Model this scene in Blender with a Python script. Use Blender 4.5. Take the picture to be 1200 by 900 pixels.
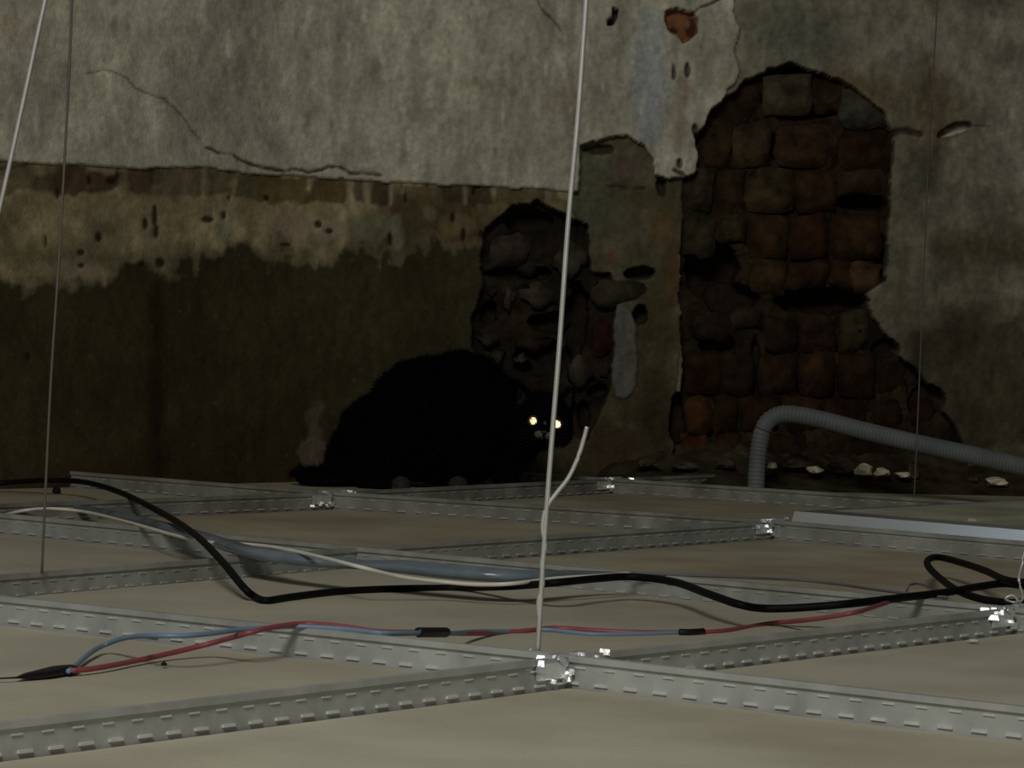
import bpy, bmesh, math, random
import numpy as np
from mathutils import Vector, Matrix, noise as mnoise
random.seed(7)
rng = np.random.RandomState(11)
scn = bpy.context.scene
for o in list(bpy.data.objects): bpy.data.objects.remove(o)
COL = scn.collection

# ------------------------------------------------------------------ camera
F_PX, PITCH, ROLL, CAM_H = 3814.1, 0.0243, 0.0319, 0.2297
fw = Vector((0, math.cos(PITCH), -math.sin(PITCH)))
r0 = Vector((1, 0, 0)); u0 = Vector((0, math.sin(PITCH), math.cos(PITCH)))
RT = r0*math.cos(ROLL) + u0*math.sin(ROLL)
UP = u0*math.cos(ROLL) - r0*math.sin(ROLL)
CAM = Vector((0, 0, CAM_H))
cd = bpy.data.cameras.new('camera'); cam = bpy.data.objects.new('camera', cd); COL.objects.link(cam)
cd.sensor_width = 36; cd.lens = F_PX/1200*36; cd.clip_start = 0.05; cd.clip_end = 50
M = Matrix.Identity(4)
for i in range(3):
    M[i][0] = RT[i]; M[i][1] = UP[i]; M[i][2] = -fw[i]; M[i][3] = CAM[i]
cam.matrix_world = M
scn.camera = cam

# ------------------------------------------------------------------ light
scn.view_settings.view_transform = 'Standard'
scn.view_settings.look = 'None'
scn.view_settings.gamma = 1
scn.view_settings.exposure = 0.0
w = bpy.data.worlds.new('world'); scn.world = w; w.use_nodes = True
w.node_tree.nodes['Background'].inputs[0].default_value = (0.75, 0.85, 1.0, 1)
w.node_tree.nodes['Background'].inputs[1].default_value = 0.022

def lamp(name, kind, loc, target, power, color, size=None, size_y=None, **kw):
    d = bpy.data.lights.new(name, kind); o = bpy.data.objects.new(name, d); COL.objects.link(o)
    d.energy = power; d.color = color
    if kind == 'AREA':
        d.shape = 'RECTANGLE'; d.size = size; d.size_y = size_y or size
    else: d.shadow_soft_size = size
    for k, v in kw.items(): setattr(d, k, v)
    o.location = loc
    o.rotation_euler = (Vector(target)-Vector(loc)).to_track_quat('-Z', 'Y').to_euler()
    return o
# daylight falling into the void above the suspended ceiling from a high opening behind and to the left
lamp('skylight_opening', 'AREA', (-0.45, 0.0, 1.85), (0.05, 3.6, 0.2), 37, (1.0, 0.985, 0.92), 0.8, 0.6)
# added cool light, unseen at low left, to make the panel rim gleam
lamp('rim_glint_light', 'AREA', (-2.3, 2.5, 0.80), (0.5, 3.3, 0.05), 1.7, (0.80, 0.92, 1.0), 0.9, 0.6)
# the small torch held beside the lens, which the eyes and the steel throw back
lamp('hand_torch', 'SPOT', (0.035, -0.02, CAM_H+0.05), (0.0, 4.0, 0.2), 9.0, (1.0, 0.93, 0.78), 0.012,
     spot_size=0.75, spot_blend=0.8)

# ------------------------------------------------------------------ helpers
def ray(px, py): return fw*F_PX + RT*(px-600) - UP*(py-450)
def at(px, py, Y):
    d = ray(px, py); return CAM + d*(Y/d.y)
def atz(px, py, z):
    d = ray(px, py); return CAM + d*((z-CAM_H)/d.z)

KA = 5.0
def lin(c):
    c = c/255.0
    return c/12.92 if c <= 0.04045 else ((c+0.055)/1.055)**2.4
def seen(r, g, b, k=KA): return tuple(min(0.9, lin(v)*k) for v in (r, g, b))

def material(name, col, rough=0.8, metal=0.0, var=0.25, scale=12.0, bump=0.15, bscale=120.0, col2=None,
             attr=None, spec=0.3, detail=6.0, stretch=None, alpha=None, trans=0.0):
    m = bpy.data.materials.new(name); m.use_nodes = True
    nt = m.node_tree; N = nt.nodes; L = nt.links
    b = N['Principled BSDF']
    b.inputs['Roughness'].default_value = rough; b.inputs['Metallic'].default_value = metal
    b.inputs['Specular IOR Level'].default_value = spec
    if trans: b.inputs['Transmission Weight'].default_value = trans
    if alpha is not None: b.inputs['Alpha'].default_value = alpha
    tc = N.new('ShaderNodeTexCoord'); mp = N.new('ShaderNodeMapping')
    L.new(tc.outputs['Object'], mp.inputs['Vector'])
    if stretch: mp.inputs['Scale'].default_value = stretch
    n1 = N.new('ShaderNodeTexNoise'); n1.inputs['Scale'].default_value = scale; n1.inputs['Detail'].default_value = detail
    L.new(mp.outputs[0], n1.inputs['Vector'])
    mr = N.new('ShaderNodeMapRange'); mr.inputs['From Min'].default_value = 0.3; mr.inputs['From Max'].default_value = 0.7
    mr.inputs['To Min'].default_value = 1-var; mr.inputs['To Max'].default_value = 1+var
    L.new(n1.outputs['Fac'], mr.inputs['Value'])
    vm = N.new('ShaderNodeVectorMath'); vm.operation = 'SCALE'
    if attr:
        a = N.new('ShaderNodeAttribute'); a.attribute_name = attr; L.new(a.outputs['Color'], vm.inputs[0])
    elif col2:
        mx = N.new('ShaderNodeMix'); mx.data_type = 'RGBA'
        n3 = N.new('ShaderNodeTexNoise'); n3.inputs['Scale'].default_value = scale*0.35; n3.inputs['Detail'].default_value = 4
        L.new(mp.outputs[0], n3.inputs['Vector'])
        r3 = N.new('ShaderNodeMapRange'); r3.inputs['From Min'].default_value = 0.4; r3.inputs['From Max'].default_value = 0.65
        L.new(n3.outputs['Fac'], r3.inputs['Value']); L.new(r3.outputs[0], mx.inputs['Factor'])
        mx.inputs['A'].default_value = (*col, 1); mx.inputs['B'].default_value = (*col2, 1)
        L.new(mx.outputs['Result'], vm.inputs[0])
    else:
        rgb = N.new('ShaderNodeRGB'); rgb.outputs[0].default_value = (*col, 1); L.new(rgb.outputs[0], vm.inputs[0])
    L.new(mr.outputs[0], vm.inputs['Scale'])
    L.new(vm.outputs[0], b.inputs['Base Color'])
    if bump:
        n2 = N.new('ShaderNodeTexNoise'); n2.inputs['Scale'].default_value = bscale; n2.inputs['Detail'].default_value = 4
        L.new(mp.outputs[0], n2.inputs['Vector'])
        bp = N.new('ShaderNodeBump'); bp.inputs['Strength'].default_value = bump; bp.inputs['Distance'].default_value = 0.002
        L.new(n2.outputs['Fac'], bp.inputs['Height']); L.new(bp.outputs[0], b.inputs['Normal'])
    return m

def link(name, me, mat, parent=None, **props):
    o = bpy.data.objects.new(name, me); COL.objects.link(o)
    if mat and not me.materials: me.materials.append(mat)
    if parent is not None:
        o.parent = parent; o.location = -parent.location if parent.type == 'EMPTY' and parent.parent is None else (0, 0, 0)
    for k, v in props.items(): o[k] = v
    return o
def obj(name, bm, mat, parent=None, smooth=False, **props):
    me = bpy.data.meshes.new(name); bmesh.ops.recalc_face_normals(bm, faces=bm.faces); bm.to_mesh(me); bm.free()
    if smooth: me.polygons.foreach_set('use_smooth', [True]*len(me.polygons))
    return link(name, me, mat, parent, **props)
def empty(name, loc, **props):
    o = bpy.data.objects.new(name, None); COL.objects.link(o); o.location = loc; o.empty_display_size = 0.05
    for k, v in props.items(): o[k] = v
    return o
def recentre(o):
    """move a top-level mesh's origin to the foot of its bounds"""
    vs = np.empty(len(o.data.vertices)*3); o.data.vertices.foreach_get('co', vs); vs = vs.reshape(-1, 3)
    c = (vs.min(0)+vs.max(0))/2; c[2] = vs[:, 2].min()
    vs -= c; o.data.vertices.foreach_set('co', vs.ravel()); o.location = c; o.data.update()
    return o

def spline(pts, n=8):
    pts = [Vector(p) for p in pts]
    if len(pts) < 3: return pts
    P = [pts[0]*2-pts[1]] + pts + [pts[-1]*2-pts[-2]]
    out = []
    for i in range(1, len(P)-2):
        a, b, c, d = P[i-1], P[i], P[i+1], P[i+2]
        for k in range(n):
            t = k/n
            out.append(0.5*((2*b)+(c-a)*t+(2*a-5*b+4*c-d)*t*t+(3*b-a-3*c+d)*t**3))
    out.append(P[-2]); return out
def tube(bm, pts, rad, seg=8, sq=(1, 1)):
    n = len(pts); rings = []
    if not hasattr(rad, '__len__'): rad = [rad]*n
    elif len(rad) != n:
        rad = np.interp(np.linspace(0, len(rad)-1, n), range(len(rad)), rad)
    up = Vector((0, 0, 1))
    for i, p in enumerate(pts):
        t = (pts[min(i+1, n-1)]-pts[max(i-1, 0)]).normalized()
        if abs(t.dot(up)) > 0.95: up2 = Vector((0, 1, 0))
        else: up2 = up
        s = t.cross(up2).normalized(); v = s.cross(t).normalized()
        rings.append([bm.verts.new(p + s*math.cos(a)*rad[i]*sq[0] + v*math.sin(a)*rad[i]*sq[1])
                      for a in [2*math.pi*k/seg for k in range(seg)]])
    for a, b in zip(rings, rings[1:]):
        for k in range(seg): bm.faces.new((a[k], a[(k+1) % seg], b[(k+1) % seg], b[k]))
    bm.faces.new(rings[0][::-1]); bm.faces.new(rings[-1])
def prism(bm, poly, z0, z1):
    a = [bm.verts.new((p[0], p[1], z0)) for p in poly]; b = [bm.verts.new((p[0], p[1], z1)) for p in poly]
    n = len(poly); bm.faces.new(a[::-1]); bm.faces.new(b)
    for i in range(n): bm.faces.new((a[i], a[(i+1) % n], b[(i+1) % n], b[i]))
def sweep(bm, a, b, prof):
    """extrude a closed (side, height) profile from a to b"""
    a = Vector(a); b = Vector(b); t = (b-a); t.z = 0; t.normalize(); s = Vector((t.y, -t.x, 0))
    A = [bm.verts.new(a+s*x+Vector((0, 0, z))) for x, z in prof]; B = [bm.verts.new(b+s*x+Vector((0, 0, z))) for x, z in prof]
    n = len(prof)
    for i in range(n): bm.faces.new((A[i], A[(i+1) % n], B[(i+1) % n], B[i]))
    bm.faces.new(A[::-1]); bm.faces.new(B)
def box(bm, c, sx, sy, sz, ax=Vector((1, 0, 0))):
    c = Vector(c); ax = ax.normalized(); ay = Vector((-ax.y, ax.x, 0)).normalized() if abs(ax.z) < 0.9 else Vector((0, 1, 0)); az = ax.cross(ay)
    v = [bm.verts.new(c+ax*sx*i/2+ay*sy*j/2+az*sz*k/2) for i in (-1, 1) for j in (-1, 1) for k in (-1, 1)]
    for f in ((0, 1, 3, 2), (4, 6, 7, 5), (0, 4, 5, 1), (2, 3, 7, 6), (0, 2, 6, 4), (1, 5, 7, 3)): bm.faces.new([v[i] for i in f])

# ------------------------------------------------------------------ the old wall: plan curve
_wx = np.array([-1.9, -0.605, -0.288, 0.115, 0.71, 2.4]); _wy = np.array([2.45, 3.85, 4.25, 4.40, 4.52, 4.70])
def wall_y(X):
    X = np.asarray(X, float); return sum(np.interp(X+o, _wx, _wy) for o in np.linspace(-.1, .1, 9))/9
def W(px, py):
    """photograph position -> (x, z) on the wall face"""
    d = ray(px, py); t = d.x/d.y; X = t*4.3
    for _ in range(25): X = t*float(wall_y(X))
    Y = float(wall_y(X)); return X, CAM_H + d.z/d.y*Y
PXM = 4.35/F_PX                                     # metres per photograph pixel at the wall

xs = np.concatenate([np.linspace(-1.7, -0.74, 30), np.arange(-0.735, 0.83, 0.0021), np.linspace(0.85, 2.0, 34)])
zs = np.concatenate([np.linspace(-0.25, -0.06, 5), np.arange(-0.055, 0.70, 0.0021), np.linspace(0.72, 1.6, 24)])
GX, GZ = np.meshgrid(xs, zs)
def vnoise(x, z, f, seed=0, fz=None):
    r = np.random.RandomState(seed).rand(256, 256)
    x = x*f+37.3; z = z*(fz or f)+91.7
    xi = np.floor(x).astype(int); zi = np.floor(z).astype(int); u = x-xi; v = z-zi
    u = u*u*(3-2*u); v = v*v*(3-2*v)
    g = lambda a, b: r[a % 256, b % 256]
    return (g(xi, zi)*(1-u)+g(xi+1, zi)*u)*(1-v)+(g(xi, zi+1)*(1-u)+g(xi+1, zi+1)*u)*v
def fbm(f, seed, octs=4, fz=None):
    s = 0; a = 0.5
    for k in range(octs):
        s = s + a*(vnoise(GX, GZ, f*2**k, seed+k*13, None if fz is None else fz*2**k)-0.5); a *= 0.55
    return s
EDGE = fbm(25, 3, 5); EDGE2 = fbm(70, 41, 3); STREAK = fbm(90, 9, 3, 12)
def sdist(poly, pad=0.05):
    """signed distance (positive inside) from a polygon in (x, z)"""
    P = np.array(poly); out = np.full(GX.shape, -1.0)
    x0, z0 = P.min(0)-pad; x1, z1 = P.max(0)+pad
    m = (GX > x0) & (GX < x1) & (GZ > z0) & (GZ < z1)
    x = GX[m]; z = GZ[m]; d = np.full(x.shape, 9.0); ins = np.zeros(x.shape, bool)
    for (ax, az), (bx, bz) in zip(P, np.roll(P, -1, 0)):
        ex, ez = bx-ax, bz-az; L2 = ex*ex+ez*ez+1e-12
        t = np.clip(((x-ax)*ex+(z-az)*ez)/L2, 0, 1)
        d = np.minimum(d, np.hypot(x-ax-t*ex, z-az-t*ez))
        c = ((az > z) != (bz > z)); ins ^= c & (x < (bx-ax)*(z-az)/(bz-az+1e-12)+ax)
    out[m] = np.where(ins, d, -d); return out
def region(pxpoly, soft=1.5, rough=4, fine=2, streak=0):
    """0..1 mask of a region with a ragged edge; soft, rough in photograph pixels"""
    s = sdist([W(*p) for p in pxpoly])
    s = np.where(s > -0.9, s + (EDGE*rough*3+EDGE2*fine*3+STREAK*streak*3)*PXM, s)
    return np.clip(0.5+s/(soft*PXM), 0, 1)
def line(pxpts, width):
    d = np.full(GX.shape, 9.0); P = [W(*p) for p in pxpts]
    for (ax, az), (bx, bz) in zip(P, P[1:]):
        ex, ez = bx-ax, bz-az
        t = np.clip(((GX-ax)*ex+(GZ-az)*ez)/(ex*ex+ez*ez+1e-12), 0, 1)
        d = np.minimum(d, np.hypot(GX-ax-t*ex+EDGE2*0.006, GZ-az-t*ez+EDGE2*0.006))
    return np.clip(1.0-d/(width*PXM), 0, 1)
def blob(px, py, rx, ry): return [(px+rx*math.cos(a), py+ry*math.sin(a)) for a in np.linspace(0, 2*math.pi, 11)[:-1]]

H = np.zeros(GX.shape); C = np.zeros(GX.shape+(3,))
def paint(m, col, amt=1.0):
    global C
    C = C*(1-m[..., None]*amt)+np.array(col)*(m[..., None]*amt)
def level(m, h, rough=0.0):
    global H
    H = H*(1-m)+(h+EDGE*rough)*m
def mottle(m, amt, f=30, seed=5, fz=None):
    global C
    C = C*(1+(m*fbm(f, seed, 4, fz)*amt*2)[..., None])

ALL = np.ones(GX.shape)
# right-hand old grey plaster; weaker light there partly darkened into the colour
paint(ALL, seen(62, 60, 50))
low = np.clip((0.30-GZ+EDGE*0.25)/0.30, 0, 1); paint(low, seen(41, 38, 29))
for c, col, a in [((1150, 60, 110, 50), (78, 76, 66), .6), ((1160, 190, 50, 40), (68, 66, 56), .6), ((1000, 110, 60, 34), (58, 50, 34), .7),
                  ((1090, 130, 30, 60), (52, 44, 30), .7), ((940, 40, 60, 40), (54, 54, 46), .6), ((1130, 330, 50, 60), (44, 43, 33), .6),
                  ((1160, 290, 70, 26), (44, 41, 28), .7), ((1150, 450, 110, 90), (29, 26, 17), .85), ((1060, 300, 18, 80), (50, 47, 36), .6),
                  ((905, 55, 12, 22), (44, 44, 36), .7), ((1190, 150, 30, 80), (74, 72, 64), .5), ((1085, 200, 18, 28), (34, 33, 27), .7),
                  ((1195, 345, 20, 14), (66, 62, 54), .7), ((1170, 250, 14, 22), (64, 61, 52), .5)]:
    paint(region(blob(*c), 26, 10, 4), seen(*col), a)
mottle(ALL, .5, 16, 77); mottle(ALL, .35, 60, 78)
# left lower dark oil paint
DP = region([(-900, 150), (560, 190), (600, 240), (585, 290), (572, 330), (560, 380), (575, 430), (640, 470), (700, 700), (-900, 800)], 3, 4, 2)
paint(DP, seen(27, 24, 13)); mottle(DP, .35, 12, 21)
paint(region([(70, 540), (520, 470), (560, 600), (0, 610)], 40, 10, 2), seen(25, 18, 8), .6)
paint(region([(176, 330), (190, 330), (192, 560), (176, 562)], 10, 3, 1), seen(14, 9, 4), .75)
paint(region(blob(232, 355, 6, 22), 8, 2), seen(18, 15, 9), .5)
# beige band above the paint
BB = region([(-900, 150), (300, 190), (600, 215), (684, 232), (672, 262), (600, 252), (578, 282), (540, 288), (505, 278), (470, 300), (425, 290), (385, 302), (330, 303),
             (290, 288), (262, 292), (232, 300), (200, 322), (165, 306), (120, 322), (70, 332), (0, 332), (-900, 330)], 16, 5, 9, 9)
paint(BB, seen(74, 67, 50)); mottle(BB, .7, 30, 33); mottle(BB, .6, 80, 34, 40)
paint(BB*region([(455, 222), (560, 228), (585, 300), (440, 300)], 18, 6, 6, 6), seen(34, 27, 15), .9)
paint(BB*region([(420, 262), (480, 255), (500, 310), (400, 310)], 18, 6, 6, 6), seen(36, 34, 22), .7)
paint(BB*region([(560, 225), (700, 220), (680, 262), (560, 262)], 14, 6, 3, 6), seen(48, 42, 26), .8)
paint(BB*region([(30, 228), (400, 235), (400, 262), (30, 250)], 14, 6, 3, 3), seen(72, 64, 46), .6)
for c, col in [((345, 262, 30, 14), (78, 68, 56)), ((90, 312, 30, 9), (80, 72, 62)), ((258, 272, 12, 14), (62, 68, 50)), ((60, 285, 30, 14), (76, 68, 48)),
               ((435, 265, 30, 18), (56, 56, 42)), ((380, 270, 22, 12), (80, 72, 60)), ((265, 255, 16, 16), (76, 72, 58)), ((130, 250, 26, 10), (72, 66, 50)),
               ((535, 265, 22, 12), (58, 49, 33)), ((500, 250, 8, 10), (62, 56, 44)), ((465, 272, 8, 20), (64, 62, 50))]:
    paint(region(blob(*c), 7, 4, 2, 3), seen(*col), .65)
low = BB*np.clip(1-np.abs(GZ-W(200, 306)[1])/.028, 0, 1); paint(low, seen(44, 43, 28), .75)
# brown old paint strip under the lip of the upper coat
for x0, y0, x1, y1, col, a in [(8, 190, 44, 224, (46, 39, 24), .8), (36, 205, 66, 225, (36, 26, 15), .8), (66, 192, 104, 225, (42, 24, 14), .95), (104, 200, 146, 226, (33, 22, 12), .95),
                               (146, 194, 176, 226, (50, 36, 26), .95), (176, 196, 188, 212, (34, 22, 14), .9), (186, 194, 238, 229, (56, 48, 34), .85), (240, 198, 276, 232, (52, 46, 30), .9),
                               (276, 205, 304, 232, (48, 42, 26), .9), (304, 206, 362, 236, (54, 42, 22), .95), (362, 208, 404, 236, (50, 36, 18), .95), (414, 210, 428, 238, (34, 29, 18), .9),
                               (434, 212, 458, 240, (36, 27, 17), .95), (470, 216, 500, 240, (50, 42, 26), .9), (500, 216, 522, 236, (50, 44, 30), .8), (520, 212, 540, 236, (36, 28, 18), .9),
                               (548, 212, 578, 240, (34, 26, 17), .9), (578, 218, 640, 240, (48, 44, 28), .9)]:
    s = (x0+x1)*.5*.0; m = region([(x0, y0), (x1, y0), (x1, y1), (x0, y1)], 4, 4, 2, 3); paint(m, seen(col[0]*.9+3, col[1]*.92+4, col[2]*.95+2, 3.7), a*.9); level(m, -0.001)
for px, py, rx, ry in [(53, 284, 3, 9), (94, 296, 5, 4), (95, 311, 4, 3), (115, 278, 4, 6), (181, 252, 3, 12), (183, 272, 3, 8), (170, 262, 3, 7), (243, 257, 8, 4), (262, 252, 4, 6),
                       (373, 263, 4, 4), (386, 271, 5, 3), (268, 232, 3, 5), (187, 308, 6, 6), (165, 310, 5, 4), (130, 212, 7, 5), (137, 205, 3, 6), (104, 208, 3, 8), (560, 218, 5, 4),
                       (555, 224, 3, 5), (564, 274, 3, 4), (543, 275, 3, 8), (530, 255, 3, 6), (335, 287, 7, 3), (270, 200, 3, 4), (475, 232, 2, 6), (33, 418, 3, 5), (355, 185, 4, 2.5),
                       (178, 98, 3, 3), (169, 151, 3, 3), (312, 232, 3, 3), (457, 280, 3, 8), (67, 225, 3, 8)]:
    m = region(blob(px, py, rx, ry), 2, 1, .5); paint(m, seen(14, 9, 5), .9); level(m, -0.003)
for px in (427, 431, 458, 545, 408):                    # pale runs of whitewash over the strip
    m = region([(px-2, 205), (px+3, 205), (px+2, 240), (px-1, 240)], 3, 1, 1); paint(m, seen(70, 66, 54), .7)
for c in [(374, 476, 5, 8), (366, 490, 7, 12), (369, 508, 8, 10)]:
    paint(region(blob(*c), 4, 2, 1), seen(38, 37, 28), .8)
m = region(blob(367, 530, 15, 17), 4, 3, 2); paint(m, seen(44, 38, 31), .9); level(m, .003)
for _ in range(120):                                  # scattered nicks in the dark paint
    px, py = rng.uniform(0, 560), rng.uniform(335, 555)
    m_ = rng.uniform(.5, 1.6); mm = region(blob(px, py, m_, m_*rng.uniform(.6, 2)), 2, .3, .2); paint(mm, seen(44, 40, 27) if rng.rand() < .6 else seen(12, 9, 5), .6)
# older render below the central loss
ER = region([(672, 230), (676, 168), (790, 150), (818, 205), (812, 260), (800, 300), (798, 420), (790, 500), (776, 600), (560, 600), (640, 520), (650, 400), (672, 300)], 3, 4, 2)
paint(ER, seen(44, 42, 30)); level(ER, -0.010, .01); mottle(ER, .6, 26, 55)
for c, col, a in [((735, 195, 22, 18), (46, 38, 34), .8), ((700, 205, 18, 30), (48, 48, 38), .7), ((775, 270, 16, 20), (52, 40, 24), .8), ((790, 320, 12, 40), (46, 34, 20), .8), ((715, 305, 3, 14), (58, 30, 16), .8),
                  ((775, 380, 20, 40), (38, 33, 19), .8), ((740, 470, 30, 30), (36, 32, 19), .8), ((720, 520, 34, 24), (36, 25, 16), .8), ((770, 480, 18, 50), (24, 20, 11), .9),
                  ((760, 230, 24, 14), (38, 33, 22), .8), ((700, 250, 24, 24), (44, 44, 33), .7), ((780, 540, 30, 14), (20, 17, 10), .8)]:
    paint(region(blob(*c), 10, 6, 3), seen(*col), a)
m = region([(725, 360), (736, 362), (746, 384), (748, 420), (744, 452), (736, 470), (722, 466), (716, 430), (718, 392)], 2, 2.5, 2); paint(m, seen(50, 48, 44), .9); RUN = m
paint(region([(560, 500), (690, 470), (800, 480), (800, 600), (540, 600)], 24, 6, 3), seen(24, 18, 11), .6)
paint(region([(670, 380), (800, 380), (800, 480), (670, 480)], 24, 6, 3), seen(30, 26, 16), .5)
# exposed brickwork (arched loss) and stone rubble loss, recessed
BR = region([(800, 205), (818, 200), (816, 160), (826, 140), (845, 118), (862, 106), (872, 92), (890, 86), (905, 80), (925, 72), (952, 80), (985, 93), (1015, 112), (1038, 132), (1047, 160),
             (1044, 220), (1039, 300), (1039, 328), (1014, 344), (1022, 372), (1050, 412), (1082, 440), (1105, 480), (1125, 512), (1142, 580), (780, 580), (794, 500), (800, 420), (796, 300), (802, 260)], 1.5, 2.2, 1.8)
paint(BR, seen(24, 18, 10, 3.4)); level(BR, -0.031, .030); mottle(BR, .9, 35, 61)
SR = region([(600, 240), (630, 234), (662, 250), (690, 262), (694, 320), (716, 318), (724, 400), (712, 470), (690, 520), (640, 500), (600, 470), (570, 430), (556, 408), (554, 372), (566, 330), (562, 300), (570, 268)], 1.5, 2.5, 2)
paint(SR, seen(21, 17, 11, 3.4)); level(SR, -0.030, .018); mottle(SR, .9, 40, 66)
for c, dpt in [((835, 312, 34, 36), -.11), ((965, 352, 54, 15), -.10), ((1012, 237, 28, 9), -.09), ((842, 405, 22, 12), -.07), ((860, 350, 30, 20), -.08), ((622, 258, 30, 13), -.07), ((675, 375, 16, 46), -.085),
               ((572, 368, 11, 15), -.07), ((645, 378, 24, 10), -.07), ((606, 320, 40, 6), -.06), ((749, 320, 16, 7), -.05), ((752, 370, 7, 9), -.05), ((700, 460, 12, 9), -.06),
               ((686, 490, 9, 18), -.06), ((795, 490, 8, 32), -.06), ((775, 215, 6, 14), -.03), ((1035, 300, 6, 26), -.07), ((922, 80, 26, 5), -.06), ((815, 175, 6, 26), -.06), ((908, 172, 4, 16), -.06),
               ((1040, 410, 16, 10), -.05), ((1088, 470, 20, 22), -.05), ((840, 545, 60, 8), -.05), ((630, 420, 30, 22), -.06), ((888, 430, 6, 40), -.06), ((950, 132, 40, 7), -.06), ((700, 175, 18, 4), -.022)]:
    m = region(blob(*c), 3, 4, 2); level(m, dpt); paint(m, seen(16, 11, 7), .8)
paint(RUN, seen(50, 48, 44), .9); level(RUN, -.004, .01)
# the thick, pale upper coat
UC = region([(-900, 155), (-200, 178), (60, 192), (140, 196), (240, 197), (300, 203), (350, 207), (420, 211), (500, 215), (560, 218), (600, 221), (640, 223), (678, 224), (680, 172), (692, 166), (712, 160), (735, 157),
             (752, 170), (763, 186), (767, 206), (782, 210), (800, 209), (815, 204), (820, 184), (815, 158), (826, 148), (832, 128), (846, 118), (852, 106), (862, 98), (868, 84), (860, 60), (866, 34), (858, 14), (866, -30), (868, -900), (-900, -900)], 1.2, 1.6, 1.4)
paint(UC, seen(93, 91, 80)); level(UC, 0.009, .004); mottle(UC, .40, 24, 83, 9); mottle(UC, .30, 60, 84, 22)
for c, col, a in [((762, 95, 22, 85), (84, 87, 88), .75), ((20, 40, 30, 60), (100, 97, 88), .4), ((15, 35, 12, 16), (90, 78, 64), .6), ((620, 130, 60, 60), (80, 77, 66), .5), ((600, 40, 50, 40), (84, 82, 72), .5),
                  ((40, 110, 20, 80), (80, 76, 68), .5), ((670, 100, 10, 110), (68, 64, 56), .6), ((700, 110, 16, 50), (80, 76, 68), .5), ((84, 50, 7, 90), (76, 74, 64), .5), ((560, 100, 20, 10), (76, 72, 58), .5),
                  ((797, 150, 10, 40), (78, 71, 58), .6), ((803, 112, 8, 16), (66, 54, 46), .7), ((792, 70, 8, 40), (74, 70, 58), .6), ((845, 60, 22, 50), (74, 72, 62), .5), ((665, 112, 22, 14), (76, 68, 56), .6),
                  ((80, 78, 8, 8), (68, 66, 56), .6), ((140, 35, 6, 12), (76, 74, 64), .5), ((200, 42, 10, 5), (76, 74, 64), .5), ((300, 90, 14, 30), (84, 82, 72), .5), ((755, 205, 10, 8), (70, 76, 62), .5)]:
    paint(UC*region(blob(*c), 12, 5, 3), seen(*col), a)
for px, py, rx, ry in [(270, 52, 4, 17), (367, 18, 5, 10), (345, 35, 3, 12), (97, 150, 3, 12), (520, 140, 4, 7), (480, 165, 5, 14), (505, 105, 5, 12), (590, 130, 4, 16), (300, 40, 3, 8), (240, 90, 4, 12), (640, 80, 4, 12),
                       (430, 20, 4, 10), (472, 130, 5, 4), (430, 195, 8, 3), (105, 80, 3, 8), (410, 60, 4, 12), (45, 140, 3, 20)]:
    m = region(blob(px, py, rx, ry), 3, 1.5, 1); paint(m*UC, seen(104, 102, 92), .6); H += m*UC*.0016
for px, py, rx, ry in [(135, 35, 4, 9), (600, 108, 6, 6), (558, 96, 7, 6), (310, 70, 4, 20), (250, 120, 8, 5), (440, 80, 5, 8), (190, 130, 8, 3), (360, 65, 4, 8), (720, 60, 5, 8), (757, 205, 3, 4)]:
    paint(region(blob(px, py, rx, ry), 4, 2, 1)*UC, seen(70, 67, 56), .6)
# cracks
for pts, wd, dp, a in [([(104, 86), (118, 83), (132, 84), (148, 92), (160, 104), (172, 110), (190, 116), (206, 126), (214, 138), (224, 150), (236, 162)], 1.8, .003, .6),
                       ([(244, 173), (256, 181), (272, 183), (284, 190), (300, 194), (318, 198), (334, 201), (346, 199), (362, 202), (378, 199), (386, 195), (398, 197), (412, 203), (430, 205), (446, 206)], 2.4, .007, .9),
                       ([(628, -4), (636, 12), (648, 26), (658, 36)], 1.8, .003, .6), ([(806, 20), (820, 10), (834, 4), (850, -4)], 2.6, .005, .9),
                       ([(1045, 156), (1062, 153), (1078, 158)], 5, .008, .8), ([(1102, 158), (1112, 150), (1124, 145), (1136, 146)], 4.5, .014, .95), ([(1138, 147), (1160, 148)], 1.6, .003, .6),
                       ([(1088, 60), (1092, 120), (1088, 200)], 1.6, .002, .4), ([(0, 198), (30, 194)], 2, .003, .5), ([(712, 218), (756, 220)], 2, .006, .8), ([(790, 200), (800, 205)], 4, .01, .9)]:
    m = line(pts, wd); H -= m*dp; paint(np.clip(m*1.5, 0, 1), seen(20, 15, 10), a)
m = region([(1104, 160), (1116, 154), (1136, 150), (1130, 155), (1112, 161)], 2, .5, .3); paint(m, seen(96, 92, 82), .9); H += m*.004
m = region([(718, 8), (725, 12), (723, 22), (719, 29), (712, 30), (712, 24), (717, 20)], 1.2, .5, .3); paint(m, seen(16, 12, 8), .95); level(m, -.02)
m = region([(780, 14), (792, 10), (812, 14), (818, 24), (816, 38), (806, 48), (800, 52), (794, 40), (782, 36), (779, 24)], 1.2, 1.5, 1); paint(m, seen(62, 38, 20), .95); level(m, -.018, .02)
for c, col in [((788, 36, 6, 6), (22, 12, 7)), ((810, 32, 6, 12), (30, 13, 6)), ((792, 22, 8, 6), (74, 50, 28))]:
    paint(region(blob(*c), 3, 1, 1), seen(*col), .9)
for c in [(805, 82, 3, 9), (789, 84, 2, 10), (814, 152, 4, 7), (796, 192, 4, 7)]:
    m = region(blob(*c), 2, 1, .5); paint(m, seen(26, 20, 13), .9); level(m, -.006)
mottle(ALL, .30, 120, 141, 45); mottle(ALL, .16, 45, 142, 20)
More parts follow.
